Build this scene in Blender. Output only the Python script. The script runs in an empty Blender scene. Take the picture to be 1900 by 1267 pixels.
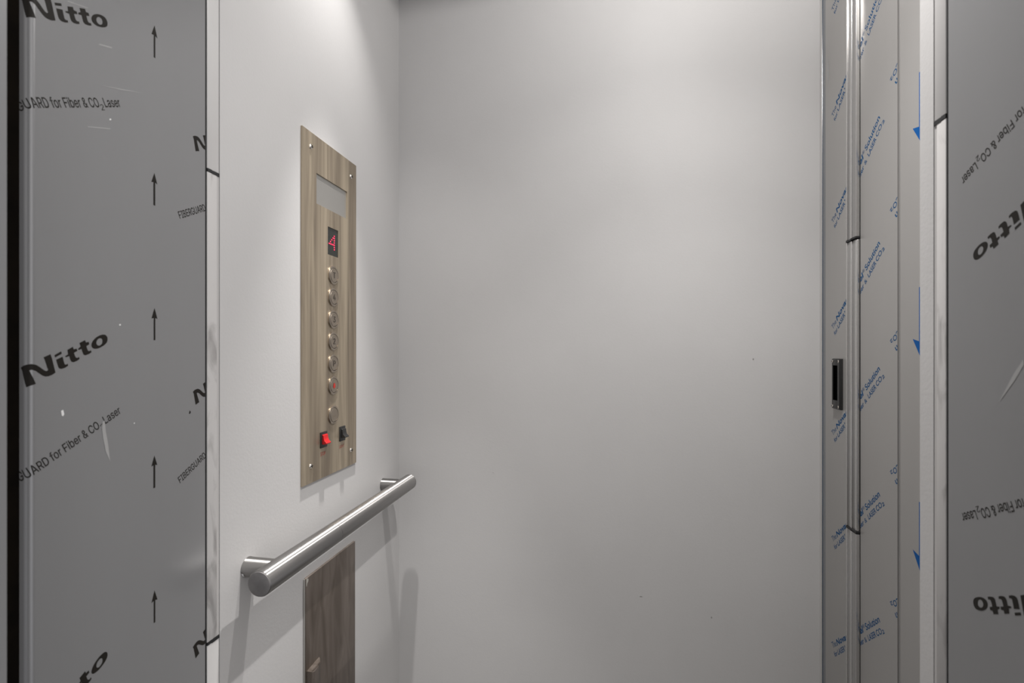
import bpy, bmesh, math, os
import numpy as np
from mathutils import Vector, Matrix
from mathutils.geometry import delaunay_2d_cdt

sc = bpy.context.scene
C = sc.collection
R = math.radians

# ------------------------------------------------------------------ camera
EYE = 1.25
cam_d = bpy.data.cameras.new('camera')
cam = bpy.data.objects.new('camera', cam_d); C.objects.link(cam)
cam.location = (0, 0, EYE)
cam.rotation_euler = (R(90), 0, math.atan(167 / 900))
cam_d.sensor_width = 36
cam_d.lens = 900 / 1900 * 36
cam_d.shift_y = 16.5 / 1900
cam_d.clip_start = 0.01
cam_d.dof.use_dof = True
cam_d.dof.focus_distance = 1.15
cam_d.dof.aperture_fstop = 8
sc.camera = cam

# ------------------------------------------------------------------ world and lights
w = bpy.data.worlds.new('world'); sc.world = w; w.use_nodes = True
nt = w.node_tree; bg = nt.nodes['Background']
tc = nt.nodes.new('ShaderNodeTexCoord'); sx = nt.nodes.new('ShaderNodeSeparateXYZ')
mr = nt.nodes.new('ShaderNodeMapRange'); cr = nt.nodes.new('ShaderNodeValToRGB')
nt.links.new(tc.outputs['Generated'], sx.inputs[0]); nt.links.new(sx.outputs['Z'], mr.inputs['Value'])
mr.inputs['From Min'].default_value = -1; mr.inputs['From Max'].default_value = 1
nt.links.new(mr.outputs[0], cr.inputs[0]); mx = nt.nodes.new('ShaderNodeMapRange'); mx.inputs['From Min'].default_value = -1; mx.inputs['To Min'].default_value = .05; mx.inputs['To Max'].default_value = 1.8
ml = nt.nodes.new('ShaderNodeVectorMath'); ml.operation = 'SCALE'      # added side gradient: world brighter from the right, to lift the left panel
nt.links.new(sx.outputs['X'], mx.inputs['Value']); nt.links.new(cr.outputs[0], ml.inputs[0]); nt.links.new(mx.outputs[0], ml.inputs['Scale'])
nt.links.new(ml.outputs[0], bg.inputs['Color'])
cr.color_ramp.elements[0].position = 0.1; cr.color_ramp.elements[0].color = (.27, .28, .32, 1)
cr.color_ramp.elements[1].position = 0.9; cr.color_ramp.elements[1].color = (.84, .81, .78, 1)
bg.inputs['Strength'].default_value = 0.85

CEIL = 2.26
def spot(loc, energy, size, blend, rad, col=(1, .972, .945)):
    d = bpy.data.lights.new('downlight_lamp', 'SPOT'); d.energy = energy; d.color = col
    d.spot_size = R(size); d.spot_blend = blend; d.shadow_soft_size = rad
    o = bpy.data.objects.new('downlight_lamp', d); C.objects.link(o); o.location = loc
    return o
# fixture place, then its lamp's beams: (watts, cone, blend, tilt towards the left wall)
LIGHTS = [((-.38, .88), ((8.0, 80, 1.0, 10), (95.0, 36, 1.0, 0))), ((.19, .73), ((8.5, 179, .12, 0), (16.0, 124, 1.0, 0), (28.0, 84, 1.0, 0), (30.0, 34, 1.0, 0)))]
for (lx, ly), beams in LIGHTS:
    for e, s, b, tl in beams:
        spot((lx, ly, CEIL - .022), e, s, b, .013).rotation_euler = (0, R(tl), 0)

sc.view_settings.view_transform = 'Standard'
sc.view_settings.look = 'None'
sc.view_settings.gamma = 1
sc.view_settings.use_curve_mapping = False
sc.view_settings.exposure = 0.45

# ------------------------------------------------------------------ materials
def mat(name, col, rough=.5, metal=0.0, spec=.5, emit=None, estr=0):
    m = bpy.data.materials.new(name); m.use_nodes = True
    b = m.node_tree.nodes['Principled BSDF']
    b.inputs['Base Color'].default_value = (*col, 1)
    b.inputs['Roughness'].default_value = rough
    b.inputs['Metallic'].default_value = metal
    b.inputs['Specular IOR Level'].default_value = spec
    if emit:
        b.inputs['Emission Color'].default_value = (*emit, 1); b.inputs['Emission Strength'].default_value = estr
    return m
def noise(m, scale, stretch, c0, c1, p0=.35, p1=.65, detail=6, bump=0, bscale=None, rough=None, dist=0):
    """noise between two base colours in object space, with optional bump"""
    nt = m.node_tree; b = nt.nodes['Principled BSDF']
    tc = nt.nodes.new('ShaderNodeTexCoord'); mp = nt.nodes.new('ShaderNodeMapping')
    mp.inputs['Scale'].default_value = stretch
    n = nt.nodes.new('ShaderNodeTexNoise'); n.inputs['Scale'].default_value = scale; n.inputs['Detail'].default_value = detail
    n.inputs['Distortion'].default_value = dist
    r = nt.nodes.new('ShaderNodeValToRGB')
    r.color_ramp.elements[0].position = p0; r.color_ramp.elements[0].color = (*c0, 1)
    r.color_ramp.elements[1].position = p1; r.color_ramp.elements[1].color = (*c1, 1)
    nt.links.new(tc.outputs['Object'], mp.inputs[0]); nt.links.new(mp.outputs[0], n.inputs['Vector'])
    nt.links.new(n.outputs['Fac'], r.inputs[0]); nt.links.new(r.outputs[0], b.inputs['Base Color'])
    if bump:
        n2 = nt.nodes.new('ShaderNodeTexNoise'); n2.inputs['Scale'].default_value = bscale or scale; n2.inputs['Detail'].default_value = 3
        mp2 = nt.nodes.new('ShaderNodeMapping'); mp2.inputs['Scale'].default_value = stretch if not bscale else (1, 1, 1)
        bp = nt.nodes.new('ShaderNodeBump'); bp.inputs['Strength'].default_value = bump; bp.inputs['Distance'].default_value = .001
        nt.links.new(tc.outputs['Object'], mp2.inputs[0]); nt.links.new(mp2.outputs[0], n2.inputs['Vector'])
        nt.links.new(n2.outputs['Fac'], bp.inputs['Height']); nt.links.new(bp.outputs[0], b.inputs['Normal'])
    if rough:
        mr = nt.nodes.new('ShaderNodeMapRange'); mr.inputs['To Min'].default_value = rough[0]; mr.inputs['To Max'].default_value = rough[1]
        nt.links.new(n.outputs['Fac'], mr.inputs['Value']); nt.links.new(mr.outputs[0], b.inputs['Roughness'])
    return m

M = {}
M['white_wall'] = noise(mat('white_wall', (.6, .6, .6), .55, 0, .3), 3, (1, 1, 1), (.50, .494, .492), (.525, .519, .517), bump=.14, bscale=240)
M['ceiling'] = mat('ceiling_white', (.6, .59, .58), .6)
M['floor'] = noise(mat('floor_grey', (.3, .3, .3), .6), 30, (1, 1, 1), (.10, .098, .095), (.14, .137, .133))
M['film_steel'] = noise(mat('film_covered_steel', (.2, .2, .2), .28, .35, .5), 6, (1, 1, .2), (.262, .264, .270), (.276, .278, .284), bump=.02, bscale=40)
M['door_film'] = noise(mat('clear_film_on_steel', (.3, .3, .3), .42, .5, .5), 5, (1, 1, .2), (.385, .376, .367), (.405, .396, .387))
M['ink_black'] = mat('dark_brown_ink', (.012, .010, .008), .5, 0, .2)
M['ink_blue'] = mat('blue_ink', (.0, .062, .175), .5, 0, .15)
M['ink_arrow'] = mat('arrow_blue_ink', (.0, .075, .27), .5, 0, .15)
M['dark_gap'] = mat('black_rubber', (.012, .012, .013), .6)
M['hoist_brown'] = noise(mat('rusty_brown_steel', (.03, .02, .012), .8), 20, (1, 1, 1), (.012, .008, .005), (.03, .02, .012))
M['strip'] = noise(mat('pale_strip_plastic', (.5, .5, .5), .35, .1, .5), 9, (1, 1, .35), (.56, .55, .545), (.61, .605, .60), .3, .6)
M['strip_dirty'] = noise(mat('smudged_strip_film', (.5, .5, .5), .35, .0, .5), 34, (1, 1, .35), (.30, .29, .286), (.52, .51, .505), .30, .47, dist=1.0)
M['strip_edge'] = mat('grey_strip_edge', (.46, .45, .445), .5)  # plain darker grey of the narrow band beside each strip
M['highlight_steel'] = mat('steel_painted_highlight', (.72, .71, .70), .22, 1)  # paler steel with the rib and edge highlights put into its colour
M['trim_steel'] = mat('grey_satin_steel', (.42, .415, .41), .35, .8)
M['brushed'] = noise(mat('brushed_steel', (.45, .44, .43), .18, 1), 60, (1, .05, 1), (.36, .35, .345), (.46, .45, .44), rough=(.36, .42))
M['brushed_x'] = noise(mat('brushed_steel_bracket', (.4, .39, .38), .4, 1), 60, (.05, 1, 1), (.36, .35, .345), (.46, .45, .44))
for _k, _ax in (('brushed', 'Y'), ('brushed_x', 'X')):
    _nt = M[_k].node_tree; _tg = _nt.nodes.new('ShaderNodeTangent'); _tg.direction_type = 'RADIAL'; _tg.axis = _ax
    _b = _nt.nodes['Principled BSDF']; _b.inputs['Anisotropic'].default_value = 1.0; _b.inputs['Anisotropic Rotation'].default_value = .25
    _nt.links.new(_tg.outputs[0], _b.inputs['Tangent'])
M['brushed_cap'] = noise(mat('spun_steel_cap', (.3, .29, .29), .5, .8), 30, (1, 1, 1), (.28, .27, .27), (.40, .39, .39))
M['plate'] = noise(mat('streaked_bronze_steel', (.4, .35, .28), .38, .75), 55, (1, 1, .045), (.28, .23, .175), (.53, .45, .34), .34, .66, detail=5, rough=(.3, .45), dist=.5)
M['plate_dark'] = noise(mat('stained_bronze_steel', (.2, .17, .14), .45, .7), 42, (1, 1, .17), (.125, .102, .085), (.215, .183, .16), .33, .67, detail=7, rough=(.38, .55), dist=.8)
M['window_steel'] = mat('satin_silver_window', (.43, .42, .40), .30, .75)
M['button_steel'] = mat('spun_button_steel', (.46, .395, .325), .28, 1)
M['button_ring'] = mat('polished_button_ring', (.50, .435, .36), .2, 1)
M['groove'] = mat('dark_groove', (.03, .025, .02), .6)
M['black'] = mat('black_plastic', (.015, .015, .015), .35)
M['black_gloss'] = mat('black_display_glass', (.018, .02, .018), .15)
M['red'] = mat('red_plastic', (.46, .010, .012), .3)
M['red_ink'] = mat('red_ink', (.42, .03, .02), .5)
M['led'] = mat('red_led', (.8, .02, .06), .4, emit=(1, .03, .10), estr=1.1)
M['chrome'] = mat('chrome_screw', (.8, .76, .7), .12, 1)
M['screw_grey'] = mat('zinc_screw', (.20, .195, .19), .4, .8)
M['white_paint'] = mat('white_paint_spot', (.75, .75, .75), .5)
M['scuff'] = mat('pale_scuff', (.34, .34, .34), .5)
M['film_edge'] = mat('dark_blue_film_edge', (.03, .06, .10), .4)
M['sensor_lens'] = mat('black_sensor_lens', (.001, .001, .001), .8, 0, 0)
M['chip'] = mat('chipped_silver', (.55, .53, .48), .5, .2)

# ------------------------------------------------------------------ helpers
def link(name, me, parent=None):
    o = bpy.data.objects.new(name, me); C.objects.link(o)
    if parent is not None:
        o.parent = parent
        o.matrix_parent_inverse = parent.matrix_world.inverted()
    return o
def tag(o, label=None, cat=None, group=None, kind=None):
    if label: o['label'] = label
    if cat: o['category'] = cat
    if group: o['group'] = group
    if kind: o['kind'] = kind
    return o
def thing(name, loc, label, cat, group=None):
    o = bpy.data.objects.new(name, None); C.objects.link(o); o.location = loc
    o.empty_display_size = .02
    o.matrix_world = Matrix.Translation(loc)
    return tag(o, label, cat, group)

class MB:
    """collects geometry with several materials and links it as one mesh"""
    def __init__(s, *mats):
        s.bm = bmesh.new(); s.mats = list(mats); s.i = 0
    def m(s, mt):
        if mt not in s.mats: s.mats.append(mt)
        s.i = s.mats.index(mt); return s
    def _f(s, vs, smooth=False):
        try:
            f = s.bm.faces.new(vs)
        except ValueError:
            return None
        f.material_index = s.i; f.smooth = smooth
        return f
    def poly(s, pts):
        vs = [s.bm.verts.new(p) for p in pts]
        return s._f(vs)
    def box(s, x0, x1, y0, y1, z0, z1, bev=0):
        before = set(s.bm.faces)
        v = [s.bm.verts.new((x, y, z)) for z in (z0, z1) for x, y in ((x0, y0), (x1, y0), (x1, y1), (x0, y1))]
        for q in ((3, 2, 1, 0), (4, 5, 6, 7), (0, 1, 5, 4), (1, 2, 6, 5), (2, 3, 7, 6), (3, 0, 4, 7)):
            s._f([v[k] for k in q])
        if bev:
            es = {e for f in s.bm.faces if f not in before for e in f.edges}
            r = bmesh.ops.bevel(s.bm, geom=list(es), offset=bev, segments=3, profile=.5, affect='EDGES')
            for f in r['faces']: f.smooth = True; f.material_index = s.i
        return s
    def prism(s, prof, z0, z1, smooth=False, close=True):
        """vertical prism over an xy outline"""
        a = [s.bm.verts.new((x, y, z0)) for x, y in prof]; b = [s.bm.verts.new((x, y, z1)) for x, y in prof]
        n = len(prof)
        for k in range(n if close else n - 1):
            s._f([a[k], a[(k + 1) % n], b[(k + 1) % n], b[k]], smooth)
        if close:
            s._f(a[::-1]); s._f(b)
        return s
    def rev(s, base, axis, prof, seg=40, caps=True, smooth=True):
        """surface of revolution: prof is a list of (distance along axis, radius)"""
        ax = Vector(axis).normalized()
        e1 = ax.cross(Vector((0, 0, 1)) if abs(ax.z) < .9 else Vector((1, 0, 0))).normalized(); e2 = ax.cross(e1)
        rings = []
        for d, r in prof:
            c = Vector(base) + ax * d
            if r <= 1e-7: rings.append([s.bm.verts.new(c)])
            else: rings.append([s.bm.verts.new(c + (e1 * math.cos(t) + e2 * math.sin(t)) * r) for t in [2 * math.pi * k / seg for k in range(seg)]])
        for A, B in zip(rings, rings[1:]):
            for k in range(seg):
                k2 = (k + 1) % seg
                if len(A) == 1 and len(B) == 1: continue
                if len(A) == 1: s._f([A[0], B[k2], B[k]], smooth)
                elif len(B) == 1: s._f([A[k], A[k2], B[0]], smooth)
                else: s._f([A[k], A[k2], B[k2], B[k]], smooth)
        if caps:
            if len(rings[0]) > 1: s._f(rings[0][::-1])
            if len(rings[-1]) > 1: s._f(rings[-1])
        return s
    def add(s, polys_verts, faces, fn):
        """flat pattern (verts as (u,v), faces as index lists) mapped with fn"""
        vs = [s.bm.verts.new(fn(u, v)) for u, v in polys_verts]
        for f in faces: s._f([vs[k] for k in f])
        return s
    def build(s, name, parent=None, sharp=35, bevel=0, fixn=True):
        if fixn: bmesh.ops.recalc_face_normals(s.bm, faces=list(s.bm.faces))
        me = bpy.data.meshes.new(name); s.bm.to_mesh(me); s.bm.free()
        for k in s.mats: me.materials.append(M[k])
        o = link(name, me, parent)
        try: me.set_sharp_from_angle(angle=R(sharp))
        except Exception: pass
        if bevel:
            b = o.modifiers.new('bevel', 'BEVEL'); b.width = bevel; b.segments = 3; b.limit_method = 'ANGLE'; b.angle_limit = R(40)
        return o

def marks(mb, mt, polys, fn, off=.0002):
    mb.m(mt)
    for p in polys:
        V, F = tri(p); mb.add(V, F, lambda u, v: fn(u, v, off))
# ---- flat lettering --------------------------------------------------
FONT = None
try:
    p = os.path.join(bpy.utils.system_resource('DATAFILES'), 'fonts', 'Inter.woff2')
    if os.path.exists(p): FONT = bpy.data.fonts.load(p)
except Exception:
    FONT = None
_cache = {}
def glyphs(text, sans=False, fat=0.0, shear=0.0):
    """text outline as flat mesh data, normalised: starts at u=0, capital height 1"""
    key = (text, sans, fat, shear)
    if key in _cache: return _cache[key]
    def raw(t):
        cu = bpy.data.curves.new('lettering', 'FONT'); cu.body = t; cu.size = 1; cu.shear = shear
        cu.resolution_u = 5; cu.fill_mode = 'NONE'
        if sans and FONT: cu.font = FONT
        o = bpy.data.objects.new('lettering', cu); C.objects.link(o)
        dg = bpy.context.evaluated_depsgraph_get(); dg.update()
        me = bpy.data.meshes.new_from_object(o.evaluated_get(dg))
        co = np.array([(v.co.x, v.co.y) for v in me.vertices]); ed = [tuple(e.vertices) for e in me.edges]
        sh = [(0, 0)] + ([(fat, 0), (-fat, 0), (0, fat), (0, -fat), (fat * .7, fat * .7), (-fat * .7, fat * .7), (fat * .7, -fat * .7), (-fat * .7, -fat * .7)] if fat else [])
        n = len(co)
        res = delaunay_2d_cdt([Vector((x + a, y + b)) for a, b in sh for x, y in co], [(p + k * n, q + k * n) for k in range(len(sh)) for p, q in ed], [], 1, 1e-5)
        V = [(v.x, v.y) for v in res[0]]
        cen = np.array([[sum(V[k][i] for k in f) / len(f) for i in (0, 1)] for f in res[2]])
        A = co[[p for p, q in ed]]; B = co[[q for p, q in ed]]
        inside = np.zeros(len(cen), bool)
        for a, b in sh:                            # even-odd test against the outline (and its shifted copies for bold strokes)
            px = cen[:, 0:1] - a; py = cen[:, 1:2] - b
            cr_ = (A[:, 1] > py) != (B[:, 1] > py)
            with np.errstate(divide='ignore', invalid='ignore'):
                xi = A[:, 0] + (py - A[:, 1]) / (B[:, 1] - A[:, 1]) * (B[:, 0] - A[:, 0])
            inside |= (np.sum(cr_ & (xi > px), axis=1) % 2) == 1
        F = [list(f) for f, k in zip(res[2], inside) if k]
        bpy.data.objects.remove(o); bpy.data.curves.remove(cu); bpy.data.meshes.remove(me)
        return V, F
    V, F = raw(text); H = raw('E')[0]
    h = max(v[1] for v in H) - min(v[1] for v in H); x0 = min(v[0] for v in V)
    V = [((x - x0) / h, y / h) for x, y in V]
    _cache[key] = (V, F, max(v[0] for v in V))
    return _cache[key]
def clip(V, F, cuts, lo, hi):
    """cut a flat pattern at the u values in cuts and keep lo <= u <= hi"""
    if not F: return [], []
    us = [v[0] for v in V]
    if max(us) <= lo or min(us) >= hi: return [], []
    bm = bmesh.new(); vs = [bm.verts.new((u, v, 0)) for u, v in V]
    for f in F:
        try: bm.faces.new([vs[k] for k in f])
        except ValueError: pass
    for c in list(cuts) + [lo, hi]:
        if min(us) < c < max(us):
            bmesh.ops.bisect_plane(bm, geom=list(bm.verts) + list(bm.edges) + list(bm.faces), plane_co=(c, 0, 0), plane_no=(1, 0, 0), dist=1e-7)
    bad = [f for f in bm.faces if not (lo - 1e-6 <= f.calc_center_median().x <= hi + 1e-6)]
    bmesh.ops.delete(bm, geom=bad, context='FACES')
    bm.verts.ensure_lookup_table(); bm.verts.index_update()
    out = ([(v.co.x, v.co.y) for v in bm.verts], [[v.index for v in f.verts] for f in bm.faces])
    bm.free(); return out
def tri(poly, hole=None):
    """triangulated outline (with an optional hole)"""
    from mathutils.geometry import tessellate_polygon
    loops = [[Vector((u, v, 0)) for u, v in poly]] + ([[Vector((u, v, 0)) for u, v in hole]] if hole else [])
    flat = [(p.x, p.y) for l in loops for p in l]
    return flat, [list(t) for t in tessellate_polygon(loops)]
def smooth_loop(p, n=3):
    out = []
    for k in range(len(p)):
        a, b, c, d = p[k - 1], p[k], p[(k + 1) % len(p)], p[(k + 2) % len(p)]
        for j in range(n):
            t = j / n
            out.append(tuple(.5 * ((2 * b[i]) + (-a[i] + c[i]) * t + (2 * a[i] - 5 * b[i] + 4 * c[i] - d[i]) * t * t + (-a[i] + 3 * b[i] - 3 * c[i] + d[i]) * t ** 3) for i in (0, 1)))
    return out
def place(text, a, b, cap, f0=0.0, f1=1.0, sans=False, fat=0.0, shear=0.0, drop=0.0):
    """lettering along the line a->b between fractions f0..f1, capital height cap"""
    V, F, wd = glyphs(text, sans, fat, shear)
    dx, dy = b[0] - a[0], b[1] - a[1]; L = math.hypot(dx, dy); ux, uy = dx / L, dy / L
    s = (f1 - f0) * L / wd
    out = []
    for x, y in V:
        p = f0 * L + x * s; q = y * cap + drop
        out.append((p, q))
    return [(a[0] + ux * p - uy * q, a[1] + uy * p + ux * q) for p, q in out], F

# ------------------------------------------------------------------ the black-printed film pattern (metres, u along the sheet, v up)
PV = .3434                         # vertical repeat
N_ = [[-.2333,1.2339],[-.2308,1.2357],[-.2278,1.2368],[-.2247,1.2373],[-.2216,1.2365],[-.2179,1.2341],[-.215,1.2316],[-.2131,1.2304],[-.2116,1.2303],[-.2106,1.2314],[-.2115,1.2336],[-.2125,1.2371],[-.2137,1.2408],[-.2148,1.2434],[-.2084,1.2464],[-.207,1.2421],[-.2055,1.2357],[-.2037,1.2284],[-.207,1.2262],[-.2104,1.2251],[-.2131,1.225],[-.2158,1.2261],[-.219,1.2285],[-.2221,1.2309],[-.2247,1.232],[-.2263,1.2314],[-.2251,1.228],[-.2234,1.2234],[-.2216,1.2186],[-.226,1.2169],[-.2283,1.2157],[-.2291,1.2188],[-.2303,1.2244],[-.2318,1.231]]
IDOT = [[-.2048,1.2453],[-.1983,1.2491],[-.1977,1.2467],[-.204,1.2431]]
I_ = [[-.2032,1.2409],[-.1969,1.2438],[-.1959,1.2396],[-.1949,1.2363],[-.1936,1.2358],[-.1918,1.2368],[-.1914,1.2347],[-.1945,1.2327],[-.198,1.2317],[-.2,1.2322],[-.2011,1.2338],[-.202,1.2368]]
T1 = [[-.1944,1.2443],[-.1915,1.2461],[-.1922,1.2505],[-.1867,1.2537],[-.1858,1.2511],[-.1828,1.2519],[-.182,1.2496],[-.1855,1.2475],[-.1846,1.2448],[-.1835,1.2426],[-.1818,1.2424],[-.1803,1.2435],[-.1797,1.2412],[-.1825,1.2393],[-.1861,1.238],[-.1882,1.2387],[-.1893,1.2406],[-.1903,1.2442],[-.1938,1.2432]]
T2 = [[-.1813,1.2517],[-.1787,1.254],[-.1799,1.2576],[-.174,1.2607],[-.173,1.2582],[-.17,1.259],[-.1693,1.2564],[-.1725,1.2545],[-.1716,1.2514],[-.1706,1.2495],[-.1691,1.2493],[-.1676,1.2503],[-.1669,1.248],[-.1698,1.2462],[-.1737,1.2449],[-.1756,1.2456],[-.1765,1.2477],[-.1777,1.2515],[-.1809,1.2503]]
OO = [[-.1671,1.2555],[-.1662,1.2587],[-.1636,1.2622],[-.1593,1.2653],[-.1545,1.267],[-.151,1.2667],[-.1489,1.2641],[-.1489,1.2602],[-.151,1.257],[-.1552,1.254],[-.1599,1.252],[-.1639,1.2518],[-.1662,1.253]]
OI = [[-.1614,1.2591],[-.1601,1.2616],[-.1576,1.263],[-.1553,1.2624],[-.1546,1.2598],[-.1553,1.2572],[-.1576,1.2553],[-.1599,1.2553],[-.1613,1.2568]]
ARROW1 = [[-.0868,1.3018],[-.0912,1.2884],[-.0880,1.2894],[-.0880,1.2624],[-.0856,1.2624],[-.0856,1.2894],[-.0824,1.2884]]
ARROW2 = [[-.0870,1.1223],[-.0914,1.1097],[-.0884,1.1107],[-.0884,1.0828],[-.0857,1.0828],[-.0857,1.1107],[-.0826,1.1097]]
def nitto_film():
    items = [tri(N_), tri(IDOT), tri(I_), tri(T1), tri(T2), tri(smooth_loop(OO), smooth_loop(OI)), tri(ARROW1), tri(ARROW2)]
    a, b = (-.2556, 1.1170), (-.1319, 1.1800)
    cap = .0092
    items.append(place('FIBERGUARD for Fiber & CO', a, b, cap, 0, .795, True, .008))
    items.append(place('2', a, b, cap * .62, .80, .83, True, drop=-.003))
    items.append(place('Laser', a, b, cap, .845, 1, True, .008))
    return items
FILM = nitto_film()
def film_items(lo, hi, z0, z1, tf=None, cuts=()):
    out = []
    for n in (-1, 0, 1):
        for k in range(-5, 6):
            for V, F in FILM:
                W = [(u + n * .209, v + k * PV - n * .0395) for u, v in V]
                if tf: W = [tf(u, v) for u, v in W]
                vs = [v for _, v in W]
                if min(vs) < z0 or max(vs) > z1: continue
                W, G = clip(W, F, cuts, lo, hi)
                if G: out.append((W, G))
    return out

# ------------------------------------------------------------------ setting
YB = 1.24; XL = -.543; XR = .498; YF = .612
def struct(name, mb, label, cat, **k):
    return tag(mb.build(name, **k), label, cat, kind='structure')
struct('wall_left', MB('white_wall').box(XL - .03, XL, YF, YB + .03, 0, CEIL), 'white painted lift wall behind the handrail and button panel', 'wall')
_wb = MB('white_wall').box(XL - .03, XR + .09, YB, YB + .03, 0, CEIL)
_wb.m('trim_steel')
for _x, _z, _a, _b in ((.354, 1.229, .0016, .0022), (-.347, 1.088, .0014, .0012), (.095, .64, .004, .0012), (.26, .605, .0012, .003), (-.28, .93, .002, .001)):
    _wb.poly([(_x - _a, YB - .0002, _z), (_x, YB - .0002, _z - _b), (_x + _a, YB - .0002, _z), (_x, YB - .0002, _z + _b)])
struct('wall_back', _wb, 'wide plain white wall at the back of the lift car', 'wall')
struct('wall_right', MB('white_wall').box(XR, XR + .08, 1.2195, YB, 0, CEIL), 'thin white sliver of wall in the right rear corner', 'wall')
struct('wall_front', MB('white_wall').box(.362, .60, .6152, .6385, 0, CEIL), 'narrow white wall edge standing right of the blue-printed doors', 'wall')
struct('floor', MB('floor').box(-1.0, 1.0, -1.2, YB + .03, -.03, 0), 'light grey floor of the lift and landing', 'floor')
cl = MB('ceiling').box(XL - .03, XR + .09, .58, YB + .03, CEIL, CEIL + .03)
struct('ceiling', cl, 'white lift car ceiling with two round downlights', 'ceiling')
struct('wall_hoistway', MB('hoist_brown').box(-.80, -.76, .05, .62, 0, 2.6).box(-.76, -.545, .585, .61, 0, 2.6), 'dark brown shaft wall seen through the narrow gap at far left', 'wall')

# downlights in the ceiling
for (lx, ly), beams in LIGHTS:
    t = thing('downlight', (lx, ly, CEIL), 'round recessed downlight nearest the button-panel wall' if lx < 0 else 'round recessed downlight nearest the middle of the ceiling', 'light')
    MB('trim_steel').rev((lx, ly, CEIL), (0, 0, -1), [(0, .036), (.004, .045), (.006, .043), (.006, .034), (0, .033)], caps=False).build('trim_ring', t)

# ------------------------------------------------------------------ left printed panel, bent at its near edge
D = Vector((-.09083058, .99586636, 0)); P0 = Vector((XL, .5870343, 0)); NL = Vector((D.y, -D.x, 0))
UB, RB, FL = -.2215, .006, .004
def panel_left(u, v, off=0.0):
    if u >= UB:
        p = P0 + D * u + NL * off
    else:
        s = UB - u; a = min(s / RB, math.pi / 2); ex = max(0, s - RB * math.pi / 2)
        c = P0 + D * UB - NL * RB
        p = c + (NL * math.cos(a) - D * math.sin(a)) * (RB + off) - NL * ex
    return (p.x, p.y, v)
def band(mb, fn, us, z0, z1, off=0.0, smooth=True):
    A = [mb.bm.verts.new(fn(u, z0, off)) for u in us]; B = [mb.bm.verts.new(fn(u, z1, off)) for u in us]
    for k in range(len(us) - 1): mb._f([A[k], A[k + 1], B[k + 1], B[k]], smooth)
    return A, B
mb = MB('film_steel')
us = [-.0015, -.11] + [UB - RB * math.pi / 2 * k / 10 for k in range(11)] + [UB - RB * math.pi / 2 - FL]
Z0, Z1 = 0.0, 2.26
A, B = band(mb, panel_left, us, Z0, Z1)
A2, B2 = band(mb, panel_left, us, Z0, Z1, -.002)
for P, Q in ((A, A2), (B, B2)):
    for k in range(len(us) - 1): mb._f([P[k], P[k + 1], Q[k + 1], Q[k]])
for k in (0, -1): mb._f([A[k], A2[k], B2[k], B[k]])
cuts = [UB - RB * math.pi / 2 * k / 6 for k in range(7)]
mb.m('ink_black')
for V, F in film_items(UB - .0134, -.0016, .55, 1.9, cuts=cuts):
    mb.add(V, F, lambda u, v: panel_left(u, v, .00012))
marks(mb, 'white_paint', [[[-.1985,1.1904],[-.1964,1.1912],[-.1953,1.1868],[-.1964,1.1848],[-.1979,1.1856]],
      [[-.1346,1.2795],[-.1326,1.2796],[-.1326,1.2778],[-.1346,1.2777]], [[-.1159,1.1665],[-.1144,1.1663],[-.1144,1.165],[-.1159,1.1652]],
      [[-.1464,1.5035],[-.1444,1.5044],[-.1444,1.5026],[-.1464,1.5017]]], panel_left)
marks(mb, 'scuff', [[[-.1546,1.1728],[-.1521,1.1742],[-.1508,1.1623],[-.1483,1.149],[-.1457,1.1284],[-.1508,1.1401],[-.154,1.1559],[-.1552,1.1659]],
      [[-.1595,1.5334],[-.1319,1.5437],[-.1011,1.555],[-.1319,1.5424]], [[-.1714,1.4837],[-.1451,1.4934],[-.1457,1.492],[-.1709,1.4828]],
      [[-.1583,1.578],[-.1432,1.5835],[-.1440,1.5815],[-.1589,1.5762]], [[-.1921,1.5997],[-.1697,1.6079],[-.1726,1.6059],[-.1921,1.5986]]], panel_left)
marks(mb, 'ink_black', [[[-.0299,1.1703],[-.028,1.1672],[-.0299,1.1652],[-.0313,1.1661]]], panel_left)
tag(mb.build('steel_panel', fixn=False), 'grey film-covered steel entrance panel on the left printed with black words and upward arrows', 'panel')

# ------------------------------------------------------------------ right printed panel (same film, upside down)
XP = .362
def panel_right(u, v, off=0.0): return (XP - off, -u, v)      # u grows towards the camera
mb = MB('film_steel').box(XP, XP + .002, .335, .5915, 0, 2.26)
mb.box(XP, XP + .03, .333, .335, 0, 2.26)
mb.m('ink_black')
for V, F in film_items(-.5910, -.336, .55, 1.95, tf=lambda u, v: (-.7050 - u, 2.6062 - v)):
    mb.add(V, F, lambda u, v: panel_right(u, v, .00012))
marks(mb, 'scuff', [[[-.5247,1.2016],[-.5086,1.2285],[-.4979,1.2423],[-.4976,1.2372],[-.5077,1.2224]]], panel_right)
tag(mb.build('steel_panel', fixn=False), 'grey film-covered steel entrance panel at the right edge, its black words printed upside down', 'panel')

# dark joints beside both panels
struct('trim_1', MB('dark_gap').box(XL - .004, XL - .0012, .5855, .5895, 0, CEIL), 'thin black joint along the left printed panel', 'trim')
struct('trim_2', MB('dark_gap').box(XP + .0012, XP + .004, .5912, .5955, 0, CEIL), 'thin black joint along the right printed panel', 'trim')

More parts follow.
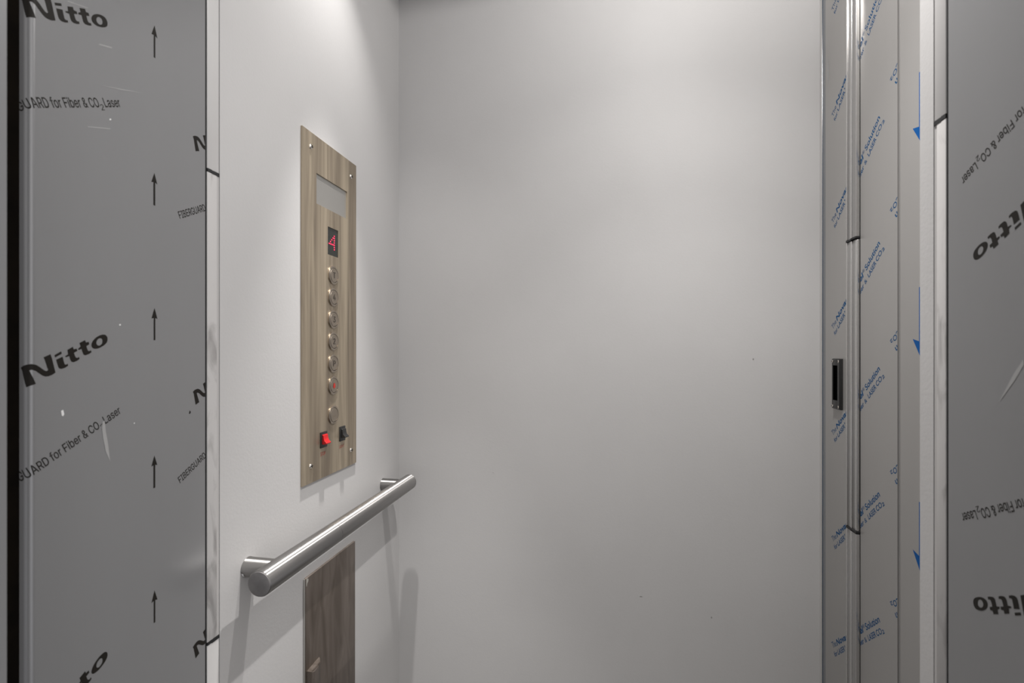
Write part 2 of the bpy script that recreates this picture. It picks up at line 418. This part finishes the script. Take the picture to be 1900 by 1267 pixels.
# pale edge strips with cut lines
def edge_strip(side, x, y0, y1, marksz, label, narrow):
    s = 1 if side == 'l' else -1
    t = thing('edge_strip', (x, (y0 + y1) / 2, 0), label, 'strip')
    zs = [0] + sorted(marksz) + [CEIL]
    def bx(m_, a, b, z0, z1, d=0, bev=0):
        X0, X1 = (x - .012, x + d) if s > 0 else (x - d, x + .012)
        return MB(m_).box(X0, X1, a, b, z0, z1, bev)
    for k in range(len(zs) - 1):
        z0, z1 = zs[k] + (.0022 if k else 0), zs[k + 1] - (.0022 if k < len(zs) - 2 else 0)
        mid = (k == len(zs) - 2 - (0 if False else 0) - 1) or (len(zs) == 3 and k == 0)
        if mid and narrow:
            o = bx('strip_dirty', y0, y1 - .005, z0, z1, 0, .0006).build('strip_segment', t)
            bx('strip_edge', y1 - .005, y1 - .0008, z0, z1, -.0006).build('strip_rebate', t)
        else:
            o = bx('strip', y0, y1 - .0016, z0, z1, 0, .0006).build('strip_segment', t)
            bx('strip_edge', y1 - .0016, y1 - .0006, z0, z1, -.001).build('strip_rebate', t)
    for z in marksz:
        X0, X1 = (x - .012, x + .0003) if s > 0 else (x - .0003, x + .012)
        m = MB('dark_gap').box(X0, X1, y0, y0 + (y1 - y0) * .35, z - .0018, z + .0027)
        m.box(X0, X1, y0 + (y1 - y0) * .35, y1 - .0008, z - .0027, z + .0018)
        tag(m.build('cut_line', t), 'black cut line across the pale strip')
    return t
edge_strip('l', XL, .5895, .612, (.8383, 1.5028), 'pale smudged vertical strip between the left printed panel and the button-panel wall', True)
edge_strip('r', XP, .5955, .6152, (.8383, 1.5011), 'pale smudged vertical strip left of the right-hand printed panel', True)

# landing frame beyond the dark gap at the far left
t = thing('entrance_frame', (-.42, .23, 0), 'grey steel landing frame edge at the extreme left, beside the dark gap', 'frame')
MB('film_steel').box(-.46, -.40, .12, .263, 0, 2.3).build('frame_post', t)
for z in (1.437, 1.190):
    MB('screw_grey').rev((-.4255, .263, z), (0, 1, 0), [(0, .0022), (.010, .0022), (.010, .0038), (.013, .0034), (.014, .002)], 20).build('bolt', t)

# ------------------------------------------------------------------ right side: column, light strip, doors
XC, XD = .496, .503
NV = .2318
def right_side(x): return lambda u, v, off=0.0: (x - off, -u, v)
L1a, L1b = (-1.1694, 1.2953), (-1.0003, 1.4462)
L2a, L2b = (-1.1602, 1.2822), (-.9862, 1.4350)
def novacel(column):
    it = []
    if column: it.append(place('The', L1a, L1b, .0112, 0, .098))
    n0, n1 = (.114, .47) if column else (.305, .668)
    it.append(place('Novacel', L1a, L1b, .0118, n0, n1, fat=.03, shear=.15))
    if not column: it.append(place('\u00ae', L1a, L1b, .006, .672, .706, drop=.0055))
    if not column: it.append(place('Solution', L1a, L1b, .0118, .72, 1, fat=.018, shear=.05))
    if column:
        it.append(place('for', L2a, L2b, .0095, 0, .075, fat=.014))
        it.append(place('LASER', L2a, L2b, .0098, .092, .262, fat=.014))
        it.append(place("'", L2a, L2b, .0098, .270, .282, fat=.02))
    if column: return it
    it.append(place('Fiber', L2a, L2b, .0098, .468, .607, fat=.014))
    it.append(place('&', L2a, L2b, .0085, .625, .665))
    it.append(place('LASER', L2a, L2b, .0100, .70, .848, fat=.014))
    it.append(place('CO', L2a, L2b, .0100, .862, .958, fat=.014))
    it.append(place('2', L2a, L2b, .0066, .963, 1, fat=.014, drop=-.0012))
    return it
NOV = novacel(False); NOVC = novacel(True)
def novacel_items(mb, lo, hi, x, rot=False, z0=.45, z1=2.15, items=None):
    fn = right_side(x); mb.m('ink_blue')
    for k in range(-5, 6):
        for V, F in (items or NOV):
            W = [(u, v - NV) for u, v in V]
            if rot: W = [(-1.9557 - u, 2.2369 - v) for u, v in W]
            W = [(u, v + k * NV) for u, v in W]
            vs = [v for _, v in W]
            if min(vs) < z0 or max(vs) > z1: continue
            W, G = clip(W, F, (), lo, hi)
            if G: mb.add(W, G, lambda u, v: fn(u, v, .00012))
# column
mb = MB('door_film').box(XC, XC + .03, 1.1115, 1.2165, 0, CEIL)
novacel_items(mb, -1.2164, -1.1118, XC, items=NOVC)
marks(mb, 'scuff', [[[-1.199,1.870],[-1.192,1.905],[-1.188,1.868],[-1.190,1.845]]], right_side(XC))
tag(mb.build('steel_column', fixn=False), 'narrow film-covered steel column beside the back wall, printed with blue words and holding the sensor', 'column')
t = thing('film_edge_trim', (XC, 1.217, 0), 'thin bright and dark blue lines between the back wall and the steel column', 'trim')
MB('highlight_steel').box(XC - .0015, XC + .02, 1.2195, 1.2225, 0, CEIL, .0006).build('highlight_edge', t)  # white highlight line painted as a paler strip
MB('film_edge').box(XC - .0006, XC + .02, 1.2168, 1.2194, 0, CEIL).build('film_edge', t)
MB('film_edge').box(XC - .0003, XC + .0, 1.2085, 1.2105, 0, CEIL).build('film_fold', t)

# sensor on the column
t = thing('door_sensor', (XC, 1.143, 1.178), 'small black rectangular sensor with four screws fixed on the blue-printed steel column', 'sensor')
sxf = XC - .0065
mb = MB('black')
y0, y1, z0, z1 = 1.1245, 1.1605, 1.1245, 1.2325
wy0, wy1, wz0, wz1 = 1.1345, 1.1550, 1.1435, 1.2180
mb.box(sxf + .0015, XC - .0002, y0, y1, z0, z1, .001)
mb.box(sxf, sxf + .0016, y0 + .0015, wy0, z0 + .001, z1 - .001, .0004)
mb.box(sxf, sxf + .0016, wy1, y1 - .001, z0 + .001, z1 - .001, .0004)
mb.box(sxf, sxf + .0016, wy0, wy1, z0 + .001, wz0, .0004); mb.box(sxf, sxf + .0016, wy0, wy1, wz1, z1 - .001, .0004)
mb.build('sensor_housing', t)
MB('sensor_lens').box(sxf + .0008, sxf + .0017, wy0, wy1, wz0, wz1).build('sensor_window', t)
for y in (1.1300, 1.1565):
    for z in (1.1305, 1.2265):
        m = MB('chrome').rev((sxf + .0003, y, z), (-1, 0, 0), [(0, .0028), (.0008, .0028), (.0016, .0018), (.0018, 0)], 20)
        m.m('groove').box(sxf - .0018, sxf - .0013, y - .0016, y + .0016, z - .0004, z + .0004)
        m.box(sxf - .0018, sxf - .0013, y - .0004, y + .0004, z - .0016, z + .0016)
        m.build('screw', t)

# ribbed light strip between column and doors
t = thing('ribbed_strip', (.50, 1.09, 0), 'shiny ribbed metal strip running vertically between steel column and doors', 'strip')
def strip_run(z0, z1, mid):
    mb = MB('highlight_steel')  # the paler bands are painted highlights along the ribs
    mb.box(.4955, .51, 1.1075, 1.1112, z0, z1, .0010)
    mb.m('trim_steel').box(.4975, .512, 1.0965, 1.1075, z0, z1, .0006)
    if not mid:
        mb.m('highlight_steel').box(.4960, .512, 1.0898, 1.0965, z0, z1, .0014)
        mb.m('dark_gap').box(.4985, .512, 1.0883, 1.0896, z0, z1)
        mb.m('trim_steel').box(.4965, .512, 1.0735, 1.0883, z0, z1, .0008)
        mb.m('highlight_steel').box(.4960, .512, 1.0718, 1.0735, z0, z1, .0005)
    else:
        mb.m('highlight_steel').box(.4962, .512, 1.0905, 1.0965, z0, z1, .0016)
        mb.m('trim_steel').box(.4985, .512, 1.0800, 1.0903, z0, z1, .0008)
        mb.m('highlight_steel').box(.4972, .512, 1.0728, 1.0798, z0, z1, .0022)
    return mb
strip_run(1.4765, CEIL, False).build('strip_segment', t)
strip_run(.8895, 1.4715, True).build('strip_segment', t)
strip_run(0, .8845, False).build('strip_segment', t)
for z, dz in ((1.474, 0), (.887, 0)):
    m = MB('dark_gap').box(.4953, .512, 1.0715, 1.092, z - .0004, z + .0030).box(.4953, .512, 1.092, 1.1112, z - .0018, z + .0016)
    tag(m.build('cut_line', t), 'black cut line across the ribbed strip')

# doors
mb = MB('door_film').box(XD, XD + .03, .9475, 1.0695, 0, 2.2)
mb.m('dark_gap').box(XD + .001, XD + .03, 1.0697, 1.0730, 0, 2.2)
novacel_items(mb, -1.0694, -.9476, XD)
novacel_items(mb, -1.0694, -.9476, XD, rot=True)
o = mb.build('door_1', fixn=False); tag(o, 'steel lift door leaf with blue printed words under clear film', 'door', kind='structure')
mb = MB('door_film').box(XD + .0012, XD + .03, .645, .9448, 0, 2.2)
mb.m('dark_gap').box(XD + .004, XD + .03, .9450, .9474, 0, 2.2)
mb.m('trim_steel').box(XD + .0006, XD + .002, .9425, .9446, 0, 2.2)
mb.m('ink_arrow'); fn = right_side(XD + .0012)
for k in range(-3, 4):
    c = -.8852; z = 1.2353 + k * .3470
    V, F = tri([(c, z), (c - .0225, z + .0335), (c - .0062, z + .0295), (c - .0062, z + .117), (c + .0062, z + .117), (c + .0062, z + .0295), (c + .0225, z + .0335)])
    if z > .4 and z < 1.95: mb.add(V, F, lambda u, v: fn(u, v, .00012))
o = mb.build('door_2', fixn=False); tag(o, 'steel lift door leaf with downward blue arrows beside the white wall edge', 'door', kind='structure')
struct('trim_3', MB('white_wall').box(.497, XR + .09, .64, YB, 2.2002, CEIL), 'white header above the steel doors', 'trim')

# ------------------------------------------------------------------ control panel on the left wall
XW = XL; TP = .0035; XF = XW + TP
cp = thing('control_panel', (XW, .904, 1.331), 'tall streaked bronze-coloured steel lift control panel with round buttons and red floor number', 'control panel')
def disc(parent, name, y, z, prof, mt, seg=40):
    return MB(mt).rev((XF, y, z), (1, 0, 0), prof, seg).build(name, parent)
py0, py1, pz0, pz1 = .8030, 1.0010, 1.0, 1.6618
wy0, wy1, wz0, wz1 = .8480, .9618, 1.5325, 1.5910
iy0, iy1, iz0, iz1 = .8872, .9260, 1.4424, 1.4984
mb = MB('plate')
holes = [(wy0, wy1, wz0, wz1), (iy0, iy1, iz0, iz1)]
ys = sorted({py0, py1, wy0, wy1, iy0, iy1}); zs = sorted({pz0, pz1, wz0, wz1, iz0, iz1})
grid = {}
def gv(y, z):
    if (y, z) not in grid: grid[(y, z)] = mb.bm.verts.new((XF, y, z))
    return grid[(y, z)]
fs = []
for a, b in zip(ys, ys[1:]):
    for c, d in zip(zs, zs[1:]):
        my, mz = (a + b) / 2, (c + d) / 2
        if any(h[0] < my < h[1] and h[2] < mz < h[3] for h in holes): continue
        fs.append(mb._f([gv(a, c), gv(b, c), gv(b, d), gv(a, d)]))
r = bmesh.ops.extrude_face_region(mb.bm, geom=fs)
for v in r['geom']:
    if isinstance(v, bmesh.types.BMVert): v.co.x -= TP - .0002
pl = mb.build('faceplate', cp)
MB('window_steel').box(XW + .0002, XF - .0022, wy0, wy1, wz0, wz1).build('blank_window', cp)
ind = MB('black_gloss').box(XW + .0002, XF - .0012, iy0, iy1, iz0, iz1).build('floor_indicator', cp)
mb = MB('led')
for r_ in range(7):
    for c_ in range(5):
        on = (c_ == 4) or (r_ == 4) or (r_ + c_ == 4 + 0 and False) or (r_, c_) in ((1, 3), (2, 2), (3, 1))
        if on:
            mb.rev((XF - .0012, .9128 - (4 - c_) * .0047, 1.4703 + (3 - r_) * .0046), (1, 0, 0), [(0, .0014), (.0004, .0014), (.0006, 0)], 12)
tag(mb.build('lit_digit', ind), 'glowing red dot-matrix number 4')
def flat(parent, name, text, y, z, h, mt, x, fat=0.0, wscale=1.0, sans=True, label=None, shear=0):
    V, F, wd = glyphs(text, sans, fat, shear)
    o = MB(mt).add([((u - wd / 2) * h * wscale, (v - .5) * h) for u, v in V], F, lambda u, v: (x, y + u, z + v)).build(name, parent, fixn=False)
    if label: tag(o, label)
    return o
BTN = [('T', 1.4031), ('4', 1.3584), ('3', 1.3131), ('2', 1.2685), ('P', 1.2233), ('bell', 1.1785), ('phone', 1.1184)]
for sym, z in BTN:
    y = .9066
    ring = disc(cp, 'button', y, z, [(0, .0188), (.0016, .0188), (.0026, .0176), (.0026, .0150), (.0014, .0146)], 'button_ring')
    bt = MB('button_steel').rev((XF, y, z), (1, 0, 0), [(.0008, .0142), (.0024, .0142), (.0030, .0134), (.0026, .0105), (.0024, 0)], 48).build('button_cap', ring)
    MB('groove').rev((XF, y, z), (1, 0, 0), [(.0015, .0152), (.0015, .0141)], 48, caps=False).build('groove', ring)
    xx = XF + .0029
    names = {'T': 'T', '4': '4', '3': '3', '2': '2', 'P': 'P'}
    if sym in names:
        flat(ring, 'button_character', sym, y + .0006, z, .0118, 'groove', xx, 0, label='engraved character ' + sym)
        tag(ring, 'round steel button marked ' + sym)
    elif sym == 'bell':
        prof = [(-.0052, -.0040), (.0052, -.0040), (.0040, -.0024), (.0036, .0020), (.0018, .0046), (0, .0052), (-.0018, .0046), (-.0036, .0020), (-.0040, -.0024)]
        V, F = tri(prof); mb = MB('red_ink').add(V, F, lambda u, v: (xx, y + u, z + v))
        V, F = tri([(.0016 * math.cos(a), -.0052 + .0013 * math.sin(a)) for a in [k * math.pi / 6 for k in range(12)]]); mb.add(V, F, lambda u, v: (xx, y + u, z + v))
        mb.build('alarm_symbol', ring, fixn=False); tag(ring, 'round steel button with a red alarm bell')
    else:
        mb = MB('plate')
        pts = [(.0052 * math.cos(a), .0052 * math.sin(a)) for a in [R(205 + k * 13) for k in range(11)]]
        inn = [(p[0] * .72, p[1] * .72) for p in pts][::-1]
        V, F = tri(pts + inn); mb.add(V, F, lambda u, v: (xx, y + u, z + v + .001))
        mb.build('faded_symbol', ring, fixn=False); tag(ring, 'round steel button with a faint yellowish symbol')
def rocker(y0, y1, z0, z1, mt, label):
    o = MB('black').box(XF - .0005, XF + .0022, y0, y1, z0, z1, .0006).build('rocker_switch', cp)
    tag(o, label)
    yc0, yc1 = y0 + .0042, y1 - .0026; h = z1 - z0
    za, zb = z0 + h * .22, z1 - h * .16
    mb = MB(mt)
    prof = [(XF + .0015, zb), (XF + .0050, zb - .0006), (XF + .0058, (za + zb) / 2 + .003), (XF + .0070, (za + zb) / 2 - .002), (XF + .0118, za + .0030), (XF + .0112, za + .0008), (XF + .0015, za)]
    a = [mb.bm.verts.new((x, yc0, z)) for x, z in prof]; b = [mb.bm.verts.new((x, yc1, z)) for x, z in prof]
    n = len(prof)
    for k in range(n): mb._f([a[k], a[(k + 1) % n], b[(k + 1) % n], b[k]])
    mb._f(a); mb._f(b[::-1])
    mb.build('rocker', o, bevel=.0006)
    return o
rocker(.8597, .8822, 1.0590, 1.0900, 'red', 'red rocker switch in a black bezel')
rocker(.9300, .9515, 1.0594, 1.0902, 'black', 'black rocker switch in a black bezel')
flat(cp, 'switch_caption', 'STOP', .8700, 1.0472, .0070, 'red_ink', XF + .0002, 0, .68, label='small red word STOP below the red switch')
flat(cp, 'switch_caption', 'LIGHT', .9395, 1.0484, .0062, 'red_ink', XF + .0002, 0, .72, label='small red word LIGHT below the black switch')
for y, z in ((.8292, 1.6335), (.9777, 1.6293), (.8290, 1.0322), (.9779, 1.0325)):
    o = MB('chrome').rev((XF - .0002, y, z), (1, 0, 0), [(0, .0046), (.0006, .0048), (.0016, .0042), (.0030, .0026), (.0034, .0)], 28)
    o.m('groove').box(XF + .0028, XF + .0038, y - .0026, y + .0026, z - .0006, z + .0006).box(XF + .0028, XF + .0038, y - .0006, y + .0006, z - .0026, z + .0026)
    o.build('screw', cp)

# ------------------------------------------------------------------ lower cabinet plate with finger pull
lp = thing('cabinet_plate', (XW, .903, .45), 'dark streaked bronze steel plate with a finger pull, on the wall below the handrail', 'panel')
T2_ = .0045; XQ = XW + T2_
mb = MB('plate_dark')
mb.box(XW + .0003, XQ, .8127, .9945, .10, .8272, .0004)
marks(mb, 'chip', [[[.8135,.8262],[.8168,.8268],[.8205,.8235],[.8195,.8195],[.8165,.8170],[.8150,.8120],[.8135,.8135]]], lambda u, v, off=0.0: (XQ + off, u, v))
mb.build('faceplate', lp)
MB('window_steel').box(XW + .0002, XQ - .0012, .8103, .8124, .10, .8268, .0003).build('edge_lip', lp)
# pull: a bent lip standing proud, open on its far side
mb = MB('plate_dark'); zt = .6560
prof = [(XQ, .8140), (XQ + .0130, .8140), (XQ + .0150, .8165), (XQ + .0150, .8290), (XQ + .0110, .8420), (XQ + .0040, .8520), (XQ, .8550)]
n = len(prof)
a = [mb.bm.verts.new((x, y, zt + (.0 if k < 4 else (k - 3) * .0006))) for k, (x, y) in enumerate(prof)]
b = [mb.bm.verts.new((x, y, .50)) for x, y in prof]
for k in range(n): mb._f([a[k], a[(k + 1) % n], b[(k + 1) % n], b[k]])
mb._f(a[::-1]); mb._f(b)
tag(mb.build('finger_pull', lp, bevel=.0008), 'curved finger pull standing out from the plate')

# ------------------------------------------------------------------ handrail
RX, RZ, RR = -.486, .913, .019
hr = thing('handrail', (XW, .90, RZ), 'round brushed stainless steel handrail on two wall brackets below the button panel', 'handrail')
def railpart(y0, y1, capnear=False, capfar=False):
    pr = []
    if capnear: pr += [(0, RR - .0014), (.0004, RR - .0004), (.0012, RR)]
    else: pr += [(0, RR)]
    L = y1 - y0
    if capfar: pr += [(L - .0012, RR), (L - .0004, RR - .0004), (L, RR - .0014)]
    else: pr += [(L, RR)]
    return MB('brushed').rev((RX, y0, RZ), (0, 1, 0), pr, 96, caps=True)
railpart(.6215, .8172, True, False).build('rail_tube', hr)
railpart(.8178, 1.1765, False, True).build('rail_tube', hr)
MB('brushed').rev((RX, .8166, RZ), (0, 1, 0), [(0, RR - .0005), (.0018, RR - .0005)], 96, caps=False).build('joint_sleeve', hr)
MB('brushed_cap').rev((RX, .6213, RZ), (0, -1, 0), [(-.001, RR - .0012), (.0010, RR - .0012), (.0014, RR - .0018), (.0014, 0)], 64).build('end_cap', hr)
MB('brushed_cap').rev((RX, 1.1767, RZ), (0, 1, 0), [(-.001, RR - .0012), (.0010, RR - .0012), (.0014, RR - .0018), (.0014, 0)], 64).build('end_cap', hr)
for y in (.668, 1.141):
    br = MB('brushed_x').rev((XW, y, RZ), (1, 0, 0), [(.0005, .0152), (.0014, .0152), (.0016, .0148), (RX - XW - .004, .0148)], 64)
    if y < 1:
        br.m('white_paint')
        for k in range(3):
            a0, a1 = R(196 + k * 8), R(204 + k * 8)
            q = .01545
            P = [(XW + .001, y + q * math.cos(a0), RZ + q * math.sin(a0)), (XW + .001, y + q * math.cos(a1), RZ + q * math.sin(a1)),
                 (XW + .0042, y + q * math.cos(a1), RZ + q * math.sin(a1)), (XW + .0046, y + q * math.cos(a0), RZ + q * math.sin(a0))]
            br.poly(P)
    br.build('bracket', hr)
